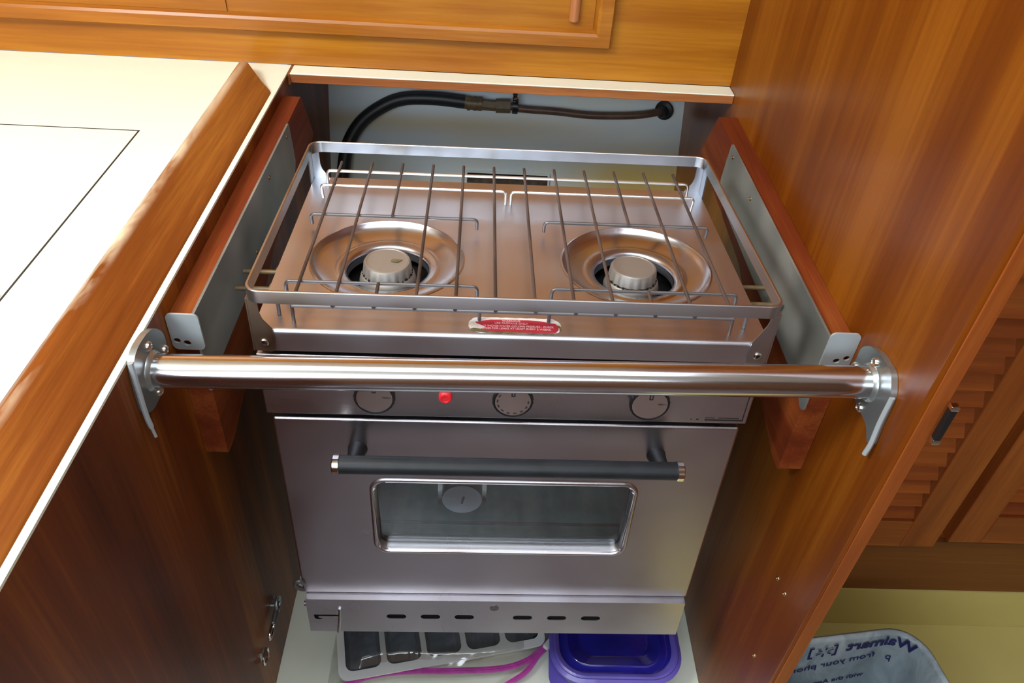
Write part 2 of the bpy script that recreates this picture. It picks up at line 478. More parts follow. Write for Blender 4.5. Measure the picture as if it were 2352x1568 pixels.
# ================================================================== LEFT COUNTER
c = tag(empty('galley_counter', (-.9, -.8, FZ)), 'cream laminate galley counter with a dark plywood side beside the stove', 'counter')
HX, HY0, HY1, g = -.4925, -.2510, -.6290, .0028
bm = bmesh.new()
box(bm, HX, -.3490, -1.75, -.0002, -.02, 0)
box(bm, -1.45, HX, HY0, -.0002, -.02, 0)
box(bm, -1.45, HX, -1.75, HY1 , -.02, 0)
box(bm, -1.45, -1.0, HY1, HY0, -.02, 0)
link('worktop', bm, 'laminate', c)
link('laminate_edge', B(-.3490, XL, -1.75, -.0002, -.0030, -.0001), 'laminate', c)
link('side_panel', B(-.3666, XL, -1.75, .29, FZ, -.0202), 'niche_ply', c)
link('top_edge', B(-.3489, XL, -1.75, .0, -.0201, -.0031), 'niche_ply', c)
link('hatch_well', B(-1.0, HX - .0, HY1, HY0, -.022, -.014), 'gap_dark', c)
hd = tag(link('counter_hatch', B(-.998, HX - g, HY1 + g, HY0 - g, -.0138, -.0001, bev=.0004, seg=1), 'laminate'),
         'flush cream lid let into the left counter top', 'hatch')
bm = bmesh.new()
for a in ((-1.0, HX - .0001, HY0 - g, HY0 - .0001), (-1.0, HX - .0001, HY1 + .0001, HY1 + g), (HX - g, HX - .0001, HY1 + g, HY0 - g)):
    box(bm, a[0], a[1], a[2], a[3], -.0135, -.0004)
link('seam_shade', bm, 'gap_dark', hd)  # added dark strips standing in for the shade inside the lid seam
link('finger_ring', lathe(bmesh.new(), [(.0045, 0), (.0045, .0006), (.003, .0009), (.001, .0009)], (-.5005, -.620, -.0001), 'z', 20), 'screw', hd)

# rear ledge behind the stove opening
c = tag(empty('rear_ledge', (0, -.017, -.0145)), 'narrow cream ledge with a teak front edge behind the stove opening', 'ledge')
link('ledge_top', B(-.3425, XR - .0003, -.0344, -.0003, -.0020, 0, bev=.0005, seg=1), 'laminate', c)
link('teak_edge', B(-.3425, XR - .0003, -.0340, -.016, -.0150, -.0021, bev=.0006, seg=1), 'edge_band', c)
link('underside', B(-.3455, XR - .0003, -.0155, .24, -.0150, -.0021), 'niche_ply', c)
link('corner_block', B(XL + .0004, -.3428, -.0344, -.0003, -.0180, -.0004), 'edge_band', c)

# raised teak fiddle along the counter edge, with a mitred far end
bm = bmesh.new()
prof = [(-.4160, .0003), (-.4165, .010), (-.4120, .0195), (-.4040, .0240), (-.3960, .0230), (-.3860, .0170), (-.3700, .0085), (-.3560, .0035), (-.3532, .0003)]
def endy(x): return -.052 - max(0, (x + .402)) * 1.25 + max(0, -.404 - x) * 1.0
ys = [0, .02, .2, .5, .8, 1.1, 1.4]
rings = []
for t in ys:
    rings.append([bm.verts.new((x, endy(x) - (t if t < .1 else t) * (1 if t > 0 else 0), z)) for x, z in prof])
for A, Bq in zip(rings, rings[1:]):
    n = len(A)
    for k in range(n): bm.faces.new((A[k], A[(k + 1) % n], Bq[(k + 1) % n], Bq[k]))
bm.faces.new(rings[0][::-1]); bm.faces.new(rings[-1])
tag(link('fiddle_rail', bm, 'fiddle', ang=50), 'raised varnished teak fiddle along the cream counter edge, worn pale in places', 'trim')

# base of the recess
bm = B(XL + .0003, XR - .0003, -.76, .05, FZ - .02, FZ)
tag(link('recess_base', bm, 'fiberglass'), 'pale cream moulded base at the bottom of the stove recess', 'base')

# ================================================================== CHEEK BOARDS + STEEL PLATES
def cheek(name, side):
    s = side
    xo = (XL + .0004) if s < 0 else (XR - .0004)
    xi = -.3205 if s < 0 else .3250
    xp = -.3178 if s < 0 else .3222          # plate inner face
    c = empty(name, ((xo + xi) / 2, -.35, -.225))
    poly = [(-.0710, -.0200), (-.6110, -.0235), (-.6130, -.2225), (-.5880, -.2225), (-.5450, -.2100), (-.3177, -.1290), (-.0150, -.1085)]
    bm = bmesh.new()
    plate(bm, roundpoly(poly, .004, 2), [], lambda u, v, t: (xi + t, u, v), xo - xi)
    link('board', bm, 'cheek', c)
    pl = [(-.1700, -.0180), (-.6170, -.0165), (-.6170, -.0600), (-.6195, -.1170), (-.6120, -.1200), (-.5900, -.1080), (-.1800, -.1040), (-.1600, -.0830)]
    bm = bmesh.new()
    plate(bm, roundpoly(pl, .004, 2), [], lambda u, v, t: (xp + t, u, v), xi - xp)
    pt = link('steel_plate', bm, 'steel_plate', c)
    a, b_ = (-.3458, -.3135) if s < 0 else (.3215, .3530)
    bm = bmesh.new()
    hs = [circ(-.3400, -.0490, .0036, 16, .0033), circ(-.3305, -.0517, .0038, 16, .0034)] if s < 0 else [circ(.3375, -.0450, .0036, 16, .0033), circ(.3470, -.0410, .0034, 16, .0032)]
    plate(bm, rrect(a, b_, -.0605, -.0150 if s < 0 else -.0085, .006, 5), hs, lambda u, v, t: (u, -.6175 + t, v), .0022)
    link('end_tab', bm, 'steel_tab', pt)
    for u, v in ((-.19, -.030), (-.40, -.085), (-.30, -.035)):
        link('screw', screw_head(bmesh.new(), (xp, u, v), 'x', .0028, d=-s), 'bronze', pt)
    return c
tag(cheek('support_board', -1), 'red-brown wooden bearer with grey steel plate on the counter side of the stove', 'bearer')
tag(cheek('support_board', 1), 'red-brown wooden bearer with grey steel plate on the bulkhead side of the stove', 'bearer')

# ================================================================== SAFETY BAR
c = tag(empty('grab_bar', (0, -.675, -.05)), 'polished stainless steel tube spanning the front of the stove', 'bar')
A_, B_ = Vector((-.3392, -.678, -.0350)), Vector((.3460, -.669, -.0268))
link('tube', tube(bmesh.new(), [A_ + (B_ - A_) * k / 6 for k in range(7)], .0163, 48), 'steel_bar', c)
for s in (-1, 1):
    if s < 0:
        poly = [(-.668, .003), (-.652, -.004), (-.640, -.019), (-.639, -.036), (-.6657, -.0669), (-.6980, -.0665), (-.7116, -.0590), (-.7100, -.0300), (-.7060, .000), (-.6900, .0050)]
        x0, x1 = XL + .0004, -.3400
        sc_ = [(-.6740, -.0085), (-.6470, -.0360), (-.6790, -.0605)]
    else:
        poly = [(-.633, -.012), (-.646, .001), (-.668, .008), (-.694, .008), (-.7080, -.008), (-.7095, -.044), (-.7122, -.0690), (-.7060, -.0720), (-.6939, -.0600), (-.6620, -.0600), (-.634, -.036)]
        x0, x1 = XR - .0004, .3468
        sc_ = [(-.6650, -.0045), (-.6376, -.0346), (-.6733, -.0569)]
    bm = bmesh.new()
    plate(bm, roundpoly(poly, .007, 4), [], lambda u, v, t: (x1 + t, u, v), x0 - x1)
    fl = link('mounting_flange', bm, 'steel_flange', c, ang=50)
    # weld collar and turned-out lip on the near edge
    cen = A_ if s < 0 else B_
    link('weld_collar', lathe(bmesh.new(), [(.0198, 0), (.0192, .0015), (.0170, .004)], (x1, cen.y, cen.z), 'x', 40, d=-s), 'steel_flange', fl)
    bm = bmesh.new()
    if s < 0: path = [(x1 - .002, -.7070, .000), (x1 - .001, -.7105, -.030), (x1 - .001, -.7120, -.0590), (x1 - .000, -.7120, -.075), (x1 + .001, -.7118, -.0890)]
    else: path = [(x1 + .002, -.7080, -.010), (x1 + .001, -.7095, -.042), (x1 + .0005, -.7125, -.066), (x1 - .001, -.7130, -.082)]
    tube(bm, spline(path, 5), [.0026] * 16 + [.0016] * (len(spline(path, 5)) - 16), 8)
    link('rolled_edge', bm, 'steel_tab', fl)
    for y, z in sc_:
        link('screw', screw_head(bmesh.new(), (x1, y, z), 'x', .0052, d=-s), 'screw', fl)

# ================================================================== GAS LINE BEHIND THE STOVE
c = tag(empty('gas_line', (0, .225, -.15)), 'black rubber gas hose joined to a copper pipe on the hull behind the stove', 'hose')
hp = [(-.322, .150, -.36), (-.3200, .1660, -.312), (-.3154, .1780, -.2715), (-.3056, .1950, -.2273), (-.2793, .2107, -.1872), (-.237, .2211, -.157), (-.1952, .2262, -.1422), (-.1368, .227, -.1396), (-.0798, .2257, -.1431)]
link('rubber_hose', tube(bmesh.new(), spline(hp, 8), .0130, 20), 'black_rubber', c)
bm = bmesh.new()
tube(bm, [(-.081, .2254, -.1434), (-.046, .2246, -.1461)], .0125, 18)
for x in (-.072, -.060, -.050): tube(bm, [(x - .003, .2250, -.1448), (x + .003, .2249, -.1450)], .0137, 18)
tube(bm, [(-.046, .2246, -.1461), (-.020, .2243, -.1472)], .0105, 6)
tube(bm, [(-.020, .2243, -.1472), (.008, .2246, -.1466)], .0135, 6)
link('hose_fitting', bm, 'brass_old', c)
bm = bmesh.new()
tube(bm, [(.0125, .2248, -.1462), (.0225, .2247, -.1466)], .0145, 24)
tube(bm, [(.0165, .2248, -.1330), (.0165, .2240, -.1215)], .0045, 12)
link('pipe_clamp', bm, 'black_plastic', c)
link('clamp_screw', lathe(bmesh.new(), [(.0048, 0), (.0048, .003), (.002, .005)], (.0165, .2210, -.1270), 'y', 14, d=-1), 'chrome', c)
link('copper_pipe', tube(bmesh.new(), spline([(.008, .2248, -.1466), (.0317, .2232, -.1505), (.0996, .2227, -.1525), (.1595, .2215, -.1560), (.2192, .222, -.1547), (.2617, .2234, -.1514), (.2950, .2330, -.1490), (.3104, .2440, -.1510)], 6), .0072, 16), 'copper_old', c)
bm = lathe(bmesh.new(), [(.0085, 0), (.0110, .004), (.0118, .012), (.0185, .014), (.0190, .019)], (0, 0, 0), 'y', 24)
bmesh.ops.transform(bm, matrix=Matrix.Translation((.3040, .2330, -.1500)) @ Matrix.Rotation(-.55, 4, 'Z'), verts=bm.verts)
link('hull_gland', bm, 'black_rubber', c)
# vent slot in the hull liner
bm = bmesh.new()
def hp_(u, v, t): return (u, hully(v) - .0035 + t, v)
plate(bm, rrect(-.0765, .0955, -.307, -.279, .002, 2), [rrect(-.0725, .0915, -.3035, -.2825, .002, 2)], hp_, .003)
v_ = tag(link('vent_slot', bm, 'hull_paint'), 'narrow dark rectangular slot low in the hull wall behind the burners', 'vent')
bm = bmesh.new(); plate(bm, rrect(-.0725, .0915, -.3035, -.2825, .002, 2), [], lambda u, v, t: (u, hully(v) - .0012 + t, v), .0006)
link('slot_back', bm, 'black_void', v_)
bm = bmesh.new(); plate(bm, rrect(-.0720, .0910, -.3030, -.2920, .001, 2), [], lambda u, v, t: (u, hully(v) - .0022 + t, v), .0008)
link('slot_sill', bm, 'hull_slot', v_)

# ================================================================== THE STOVE (its own frame, pitched and slightly turned)
SO = Vector((0, -.4, -.1)); SA, SY = -.0502, .0118
SR = Matrix.Rotation(SY, 3, 'Z') @ Matrix.Rotation(SA, 3, 'X')
BASE = Vector((0, -.02, -.482))
def stove_empty(name, local):
    o = empty(name, SO + SR @ Vector(local), local); o.rotation_euler = (SA, 0, SY); return o
ST = stove_empty('gimballed_stove', BASE)
tag(ST, 'stainless steel two-burner boat stove with oven hanging in the recess', 'stove')
# body shell
bm = bmesh.new()
ww = .262
box(bm, -ww, -ww + .012, -.178, .150, -.478, .020)
box(bm, ww - .012, ww, -.178, .150, -.478, .020)
box(bm, -ww + .012, ww - .012, .138, .150, -.478, .020)
box(bm, -ww + .012, ww - .012, -.178, .138, -.478, -.466)
box(bm, -ww + .012, ww - .012, -.178, .138, -.060, -.045)
link('body_shell', bm, 'steel_plate', ST)
# oven cavity
bm = bmesh.new()
ox, oy0, oy1, oz0, oz1 = .215, -.170, .10, -.335, -.10
P8 = [(x, y, z) for z in (oz0, oz1) for y in (oy0, oy1) for x in (-ox, ox)]
vs = [bm.verts.new(p) for p in P8]
for f in ((0, 1, 3, 2), (4, 6, 7, 5), (2, 3, 7, 6), (0, 2, 6, 4), (1, 5, 7, 3)): bm.faces.new([vs[i] for i in f])
link('oven_cavity', bm, 'oven_enamel', ST)
link('oven_ledge', tube(bmesh.new(), [(-.205, -.165, -.2940), (0, -.165, -.2940), (.205, -.165, -.2940)], .0022, 8), 'black_void', ST)
link('oven_shelf', B(-.205, .205, -.160, .09, -.330, -.327), 'shelf_enamel', ST)

# cooktop: pressed sheet with two burner bowls
CT = .048
def cooktop():
    bm = bmesh.new()
    X, Y0, Y1 = .2695, -.1995, .1535
    cen = [(-.1475, -.0555), (.1490, -.0525)]
    prof = [(.0895, 0), (.0880, -.0012), (.0860, -.0040), (.0810, -.0076), (.0730, -.0105), (.0640, -.0122), (.0600, -.0124), (.0580, -.0116), (.0560, -.0122), (.0520, -.0135), (.0492, -.0150), (.0485, -.0175), (.0485, -.028)]
    for i, (cx, cy) in enumerate(cen):
        xa, xb = (-X, 0) if i == 0 else (0, X)
        angs = [2 * PI * k / 96 for k in range(96)]
        for px, py in ((xa, Y0), (xb, Y0), (xb, Y1), (xa, Y1)): angs.append(math.atan2(py - cy, px - cx) % (2 * PI))
        angs = sorted(set(round(a, 6) for a in angs)); outer = []; rings = [[] for _ in prof]
        for a in angs:
            dx, dy = math.cos(a), math.sin(a); t = 1e9
            if dx > 1e-9: t = min(t, (xb - cx) / dx)
            if dx < -1e-9: t = min(t, (xa - cx) / dx)
            if dy > 1e-9: t = min(t, (Y1 - cy) / dy)
            if dy < -1e-9: t = min(t, (Y0 - cy) / dy)
            outer.append(bm.verts.new((cx + dx * t, cy + dy * t, CT)))
            for j, (r, h) in enumerate(prof): rings[j].append(bm.verts.new((cx + dx * r, cy + dy * r, CT + h)))
        allr = [outer] + rings; n = len(angs)
        for A, Bq in zip(allr, allr[1:]):
            for k in range(n):
                try: bm.faces.new((A[k], A[(k + 1) % n], Bq[(k + 1) % n], Bq[k]))
                except ValueError: pass
    bmesh.ops.remove_doubles(bm, verts=bm.verts, dist=1e-5)
    # rolled front edge and skirts
    def strip(pts0, pts1):
        for a, b_, c_, d in zip(pts0, pts0[1:], pts1[1:], pts1): bm.faces.new((a, b_, c_, d))
    fe = [(-.1995, CT), (-.2012, CT - .0004), (-.2026, CT - .0016), (-.2034, CT - .0034), (-.2036, CT - .006), (-.2036, .0213), (-.190, .0213)]
    prev = None
    for y, z in fe:
        row = [bm.verts.new((-X, y, z)), bm.verts.new((X, y, z))]
        if prev: bm.faces.new((prev[0], prev[1], row[1], row[0]))
        prev = row
    for s in (-1, 1):
        a = [bm.verts.new(p) for p in ((s * X, -.1995, CT), (s * X, .1535, CT), (s * X, .1535, .021), (s * X, -.1995, .021))]
        bm.faces.new(a)
        b2 = [bm.verts.new((s * X, y, z)) for y, z in fe[:-1]] + [bm.verts.new((s * X, -.1995, .0213))]
        bm.faces.new(b2)
    a = [bm.verts.new(p) for p in ((-X, .1535, CT), (X, .1535, CT), (X, .1535, .021), (-X, .1535, .021))]
    bm.faces.new(a)
    return bm
link('cooktop', cooktop(), 'steel_top', ST, ang=40)
# shiny bowl liners sit a hair above the pressed sheet
for i, (cx, cy) in enumerate([(-.1475, -.0555), (.1490, -.0525)]):
    bm = bmesh.new()
    prof = [(.0910, .0004), (.0890, .0010), (.0875, -.0005), (.0850, -.0042), (.0800, -.0070), (.0725, -.0096), (.0645, -.0112), (.0612, -.0114), (.0590, -.0104), (.0565, -.0112), (.0525, -.0126), (.0490, -.0142), (.0482, -.0190)]
    lathe(bm, prof, (cx, cy, CT), 'z', 96, cap0=False, cap1=False)
    link('burner_bowl', bm, 'bowl', ST, ang=60)
link('burner_box', B(-.245, .245, -.16, .09, -.040, .0005), 'black_void', ST)
for i, (cx, cy) in enumerate([(-.1470, -.0640), (.1450, -.0600)]):
    yw = (.0, .0)[i]
    bm = bmesh.new()
    lathe(bm, [(.030, 0), (.033, .004), (.0335, .024), (.0318, .031), (.0300, .0335), (.0285, .0335)], (cx, cy, 0.0006), 'z', 48)
    bn = link('burner', bm, 'alu_cast', ST)
    bm = bmesh.new()
    seg = 72; rings = []
    tilt = Matrix.Rotation(.05 if i == 0 else -.02, 3, 'X')
    for r, h in [(.0275, 0), (.0290, .001), (.0286, .006), (.0276, .0135), (.0262, .0158), (.0240, .0162), (.0236, .0158), (.001, .0162)]:
        ring = []
        for k in range(seg):
            rr = r - (.0011 if (k % 4 < 2 and .002 < h < .010 or (h <= .002 and k % 4 < 2)) else 0)
            v = tilt @ Vector((rr * math.cos(2 * PI * k / seg), rr * math.sin(2 * PI * k / seg), h))
            ring.append(bm.verts.new(v + Vector((cx, cy, .0345))))
        rings.append(ring)
    for A, Bq in zip(rings, rings[1:]):
        for k in range(seg): bm.faces.new((A[k], A[(k + 1) % seg], Bq[(k + 1) % seg], Bq[k]))
    bm.faces.new(rings[0][::-1]); bm.faces.new(rings[-1])
    cap = link('burner_cap', bm, 'alu_cast', bn)
    bm = bmesh.new()
    for k in range(30):
        a = 2 * PI * k / 30; r = .0289
        c0 = Vector((cx + r * math.cos(a), cy + r * math.sin(a), .0348))
        u = Vector((math.cos(a), math.sin(a), 0))
        tube(bm, [c0 - u * .003, c0 + u * .0008], .0018 if k % 2 else .0009, 8)
    link('flame_port', bm, 'black_void', bn)['kind'] = 'stuff'
    if i == 0:
        bm = bmesh.new()
        plate(bm, roundpoly([(.004, -.004), (.013, -.0055), (.0165, -.001), (.0185, .0005), (.015, .001), (.012, .002), (.006, .0015)], .002, 3), [], lambda u, v, t: (cx + u, cy + v, .0516 + v * .05 + t), -.0004)
        link('burnt_spot', bm, 'sticker_burnt', bn)

# warning label on the cooktop front
bm = bmesh.new()
rnd = random.Random(7)
def rough_label(x0, x1, y0, y1, r, amp, n=8):
    lp = rrect(x0, x1, y0, y1, r, n); out = []
    N = len(lp)
    for i in range(N):
        a, b_ = lp[i], lp[(i + 1) % N]; L_ = math.hypot(b_[0] - a[0], b_[1] - a[1]); m_ = max(1, int(L_ / .003))
        for k in range(m_):
            t = k / m_; out.append((a[0] + (b_[0] - a[0]) * t + rnd.uniform(-amp, amp), a[1] + (b_[1] - a[1]) * t + rnd.uniform(-amp, amp)))
    return out
plate(bm, rough_label(-.0490, .0490, -.1975, -.1702, .0125, .0005), [], lambda u, v, t: (u, v + .035 * -u * .0, CT + .0004 + t), -.0003)
lab = link('warning_label', bm, 'sticker_white', ST)
lab['label'] = 'torn red and white warning label'
bm = bmesh.new()
red = [(-.0425, -.1795), (-.034, -.1770), (-.026, -.1748), (-.012, -.1742), (.0, -.1745), (.014, -.1742), (.026, -.1752), (.036, -.1778), (.043, -.1795), (.0462, -.1840), (.0458, -.1900), (.0425, -.1955), (.03, -.1962), (.0, -.1960), (-.022, -.1957), (-.031, -.1940), (-.036, -.1915), (-.0310, -.1885), (-.0355, -.1850), (-.0405, -.1822)]
plate(bm, red, [], lambda u, v, t: (u, v, CT + .0007 + t), -.0003)
link('red_field', bm, 'sticker_red', lab)
bm = bmesh.new()
for s, size, x, y in (('WARNING', .0036, -.004, -.1770), ('USE PROPANE ONLY', .0034, -.004, -.1812), ('11 INCHES WATER COLUMN PRESSURE - CHECK', .0033, .0035, -.1861), ('LINES FOR LEAKS AT LEAST EVERY 2 WEEKS.', .0033, .0015, -.1905)):
    t = text_mesh(s, size, .0001, bold=.00003)
    w = max(v.co.x for v in t.verts) - min(v.co.x for v in t.verts)
    k = min(1.12, {'WARNING': .026, 'USE PROPANE ONLY': .048}.get(s, .074) / w)
    add_bm(bm, t, Matrix.Translation((x, y, CT + .00085)) @ Matrix.Diagonal((k, 1.25, 1, 1)))
link('lettering', bm, 'sticker_print', lab)
bm = bmesh.new()
plate(bm, [(-.0480, -.1925), (-.0440, -.1905), (-.036, -.1918), (-.031, -.1945), (-.022, -.1960), (.0, -.1964), (.03, -.1966), (.042, -.1962), (.040, -.1982), (.0, -.1982), (-.03, -.1980), (-.042, -.1968)], [], lambda u, v, t: (u, v, CT + .00075 + t), -.0003)
plate(bm, [(.0460, -.1820), (.0485, -.1850), (.0487, -.1900), (.0465, -.1925), (.0470, -.1880), (.0455, -.1845)], [], lambda u, v, t: (u, v, CT + .00075 + t), -.0003)
link('burnt_edge', bm, 'sticker_burnt', lab)

# guard rail round the cooktop: a flat strip on edge
bm = bmesh.new()
RX, RY0, RY1, RT, RB = .2705, -.2125, .1530, .1012, .0868
def rail_loop(off, z):
    return [bm.verts.new((u, v, z)) for u, v in rrect(-RX + off, RX - off, RY0 + off, RY1 - off, .016 - off, 7)]
L = [rail_loop(0, RB), rail_loop(0, RT - .0008), rail_loop(.0006, RT), rail_loop(.0024, RT), rail_loop(.003, RT - .0008), rail_loop(.003, RB)]
for A, Bq in zip(L, L[1:] + L[:1]):
    n = len(A)
    for k in range(n): bm.faces.new((A[k], A[(k + 1) % n], Bq[(k + 1) % n], Bq[k]))
rail = link('guard_rail', bm, 'steel_rail', ST)
GL = [(-.2695, .0872), (-.2600, .0872), (-.2595, .0690), (-.2575, .0620), (-.2490, .0500), (-.2475, .0380), (-.2485, .0245), (-.2520, .0215), (-.2670, .0225), (-.2695, .0280)]
for s in (-1, 1):
    for front in (1, 0):
        bm = bmesh.new()
        y = -.2056 if front else .1502
        z0 = 0 if front else .003
        gp = [(s * -u, v if v > .03 else max(v, .0215) ) for u, v in GL]
        if not front: gp = [(u, max(v, .048)) for u, v in gp][:6] + [(s * .2695, .048)]
        if s > 0 and front: gp = [(.2695, .0872), (.2640, .0872), (.2600, .0715), (.2490, .0500), (.2480, .0280), (.2500, .0215), (.2670, .0215), (.2695, .0260)]
        plate(bm, gp, [], lambda u, v, t: (u, y + t, v), .0018)
        # side leg of the angle bracket
        yy = (-.2056, -.188) if front else (.132, .1520)
        box(bm, min(s * .2697, s * .2712), max(s * .2697, s * .2712), yy[0], yy[1], .0225 if front else .045, .0872)
        g = link('corner_bracket', bm, 'gusset_brown' if (s < 0 and front) else 'steel_rail', ST)
        if front:
            bm = bmesh.new()
            lathe(bm, [(.0046, 0), (.0046, .0006), (.0036, .0016), (.0022, .0016), (.0018, .0002)], (s * .2590, -.2056, .0330), 'y', 20, d=-1)
            link('rivet', bm, 'screw', g)
            link('rivet_hole', lathe(bmesh.new(), [(.0018, .0), (.0018, .0007)], (s * .2590, -.2056, .0330), 'y', 14, d=-1), 'black_void', g)

# pivot bolts to the bearers
for s in (-1, 1):
    for y in (-.102, -.066):
        bm = bmesh.new()
        tube(bm, [(s * .262, y, .030), (s * (.3150 if s < 0 else .3170), y, .030)], .0028, 12)
        tube(bm, [(s * .2715, y, .030), (s * .2765, y, .030)], .0062, 6)
        link('pivot_bolt', bm, 'brass_old', ST)

# control panel
bm = bmesh.new()
box(bm, -.2718, .2718, -.2015, -.178, -.0695, .0145, bev=.0016, seg=3)
cp = link('control_panel', bm, 'steel', ST)
bm = bmesh.new()
box(bm, .2225, .2668, -.2017, -.2010, -.0648, -.0628); box(bm, .2655, .2668, -.2017, -.2010, -.0648, -.020)
for a, b_ in ((.206, .2075), (.2125, .2155), (.2225, .2335), (.237, .2615)): box(bm, a, b_, -.2017, -.2010, -.0612 if a > .22 else -.0640, -.0602 if a > .22 else -.0626)
link('printed_border', bm, 'print_black', cp)
for i, kx in enumerate((-.1485, .0011, .1514)):
    kz = -.0298
    bm = bmesh.new()
    seg = 96; rings = []
    for r, h in [(.0190, 0), (.0205, .004), (.0222, .010), (.0226, .0148), (.0218, .0160), (.0203, .0160), (.0200, .0150)]:
        rings.append([bm.verts.new((kx + (r - (.0008 if k % 4 < 2 and .003 < h < .0155 else 0)) * math.cos(2 * PI * k / seg), -.2015 - h, kz + (r - (.0008 if k % 4 < 2 and .003 < h < .0155 else 0)) * math.sin(2 * PI * k / seg))) for k in range(seg)])
    for A, Bq in zip(rings, rings[1:]):
        for k in range(seg): bm.faces.new((A[k], A[(k + 1) % seg], Bq[(k + 1) % seg], Bq[k]))
    bm.faces.new(rings[0][::-1]); bm.faces.new(rings[-1])
    kn = link('control_knob', bm, 'black_plastic', ST)
    link('dial_face', lathe(bmesh.new(), [(.0196, 0), (.0196, .0008), (.0190, .0010), (.001, .0010)], (kx, -.2166, kz), 'y', 64, d=-1), 'dial', kn)
    bm = bmesh.new()
    box(bm, kx - .0022, kx + .0022, -.2179, -.2174, kz + .0078, kz + .0190)
    add_bm(bm, text_mesh('MED' if i != 1 else '', .003, .0001), Matrix.Translation((kx + .0115, -.2178, kz + .0015)) @ Matrix.Rotation(PI / 2, 4, 'X')) if i != 1 else None
    if i != 1: box(bm, kx + .0145, kx + .0178, -.2179, -.2174, kz + .0012, kz + .0018)
    else:
        for k in range(9):
            a = math.radians(150 + k * 26)
            t = text_mesh(str(500 - k * 50), .0026, .0001)
            add_bm(bm, t, Matrix.Translation((kx + .0168 * math.cos(a), -.2178, kz + .0168 * math.sin(a))) @ Matrix.Rotation(PI / 2, 4, 'X') @ Matrix.Rotation(a + PI / 2, 4, 'Z'))
    link('dial_print', bm, 'print_black', kn)
    bm = bmesh.new(); box(bm, kx - .0007, kx + .0007, -.2181, -.2178, kz + .0095, kz + .0150)
    link('pointer', bm, 'dial', kn)
link('igniter_button', lathe(bmesh.new(), [(.0075, 0), (.0075, .007), (.0066, .0085), (.0048, .0090), (.0044, .0082), (.001, .0082)], (-.0725, -.2015, -.0345), 'y', 32, d=-1), 'red_button', ST)

# oven door
bm = bmesh.new()
WIN = rrect(-.1605, .1610, -.3085, -.1765, .016, 7)
outer = rrect(-.2672, .2672, -.4035, -.0772, .0035, 3)
plate(bm, outer, [WIN], lambda u, v, t: (u, -.2000 + t, v), .020)
edges = [e for e in bm.edges if abs(e.verts[0].co.y + .2) < 1e-5 and abs(e.verts[1].co.y + .2) < 1e-5
         and len(e.link_faces) == 2 and abs(e.link_faces[0].normal.dot(e.link_faces[1].normal)) < .5]
bm.normal_update()
edges = [e for e in bm.edges if abs(e.verts[0].co.y + .2) < 1e-5 and abs(e.verts[1].co.y + .2) < 1e-5
         and any(abs(f.normal.y) < .3 for f in e.link_faces)]
bmesh.ops.bevel(bm, geom=edges, offset=.0032, segments=4, profile=.5, affect='EDGES')
door = link('oven_door', bm, 'steel_door', ST, ang=30)
bm = bmesh.new()   # raised pressed rim round the window
def wl(off, y): return [bm.verts.new((u, y, v)) for u, v in rrect(-.1605 + off, .1610 - off, -.3085 + off, -.1765 - off, max(.004, .016 - off), 7)]
L = [wl(-.0045, -.2002), wl(-.0030, -.2022), wl(-.0005, -.2026), wl(.0010, -.2010), wl(.0030, -.1930), wl(.0030, -.1890), wl(-.001, -.1890)]
for A, Bq in zip(L, L[1:]):
    n = len(A)
    for k in range(n): bm.faces.new((A[k], A[(k + 1) % n], Bq[(k + 1) % n], Bq[k]))
link('window_rim', bm, 'steel', door, ang=60)
bm = bmesh.new(); plate(bm, rrect(-.1600, .1605, -.3080, -.1770, .012, 5), [], lambda u, v, t: (u, -.1900 + t, v), .0025)
link('window_glass', bm, 'oven_glass', door)
bm = bmesh.new(); plate(bm, rrect(-.1600, .1605, -.3080, -.1770, .012, 5), [rrect(-.1540, .1545, -.3030, -.1820, .010, 5)], lambda u, v, t: (u, -.1872 + t, v), .0022)
link('glass_seal', bm, 'black_rubber', door)
hz, hy = -.1085, -.240
link('handle', tube(bmesh.new(), [(-.1880 + k * .0755, hy, hz) for k in range(6)][:5] + [(.1905, hy, hz)], .0104, 32), 'grip', door)
for s, x in ((-1, -.1880), (1, .1905)):
    bm = bmesh.new(); seg = 28; rings = []
    for r, h in [(.0110, 0), (.0118, .0005), (.0118, .0068), (.0108, .0078), (.001, .0080)]:
        rings.append([bm.verts.new((x + s * h, hy + (r - (.0004 if k % 2 else 0)) * math.cos(2 * PI * k / seg), hz + (r - (.0004 if k % 2 else 0)) * math.sin(2 * PI * k / seg))) for k in range(seg)])
    for A, Bq in zip(rings, rings[1:]):
        for k in range(seg): bm.faces.new((A[k], A[(k + 1) % seg], Bq[(k + 1) % seg], Bq[k]))
    bm.faces.new(rings[0]); bm.faces.new(rings[-1])
    link('handle_cap', bm, 'chrome', door, ang=20)
for x in (-.1745, .1765):
    link('handle_post', tube(bmesh.new(), [(x, -.1998, -.1235), (x, -.203, -.1225), (x, -.218, -.1170), (x, -.236, -.1100)], [.0115, .0108, .0088, .0080], 20), 'grip', door)

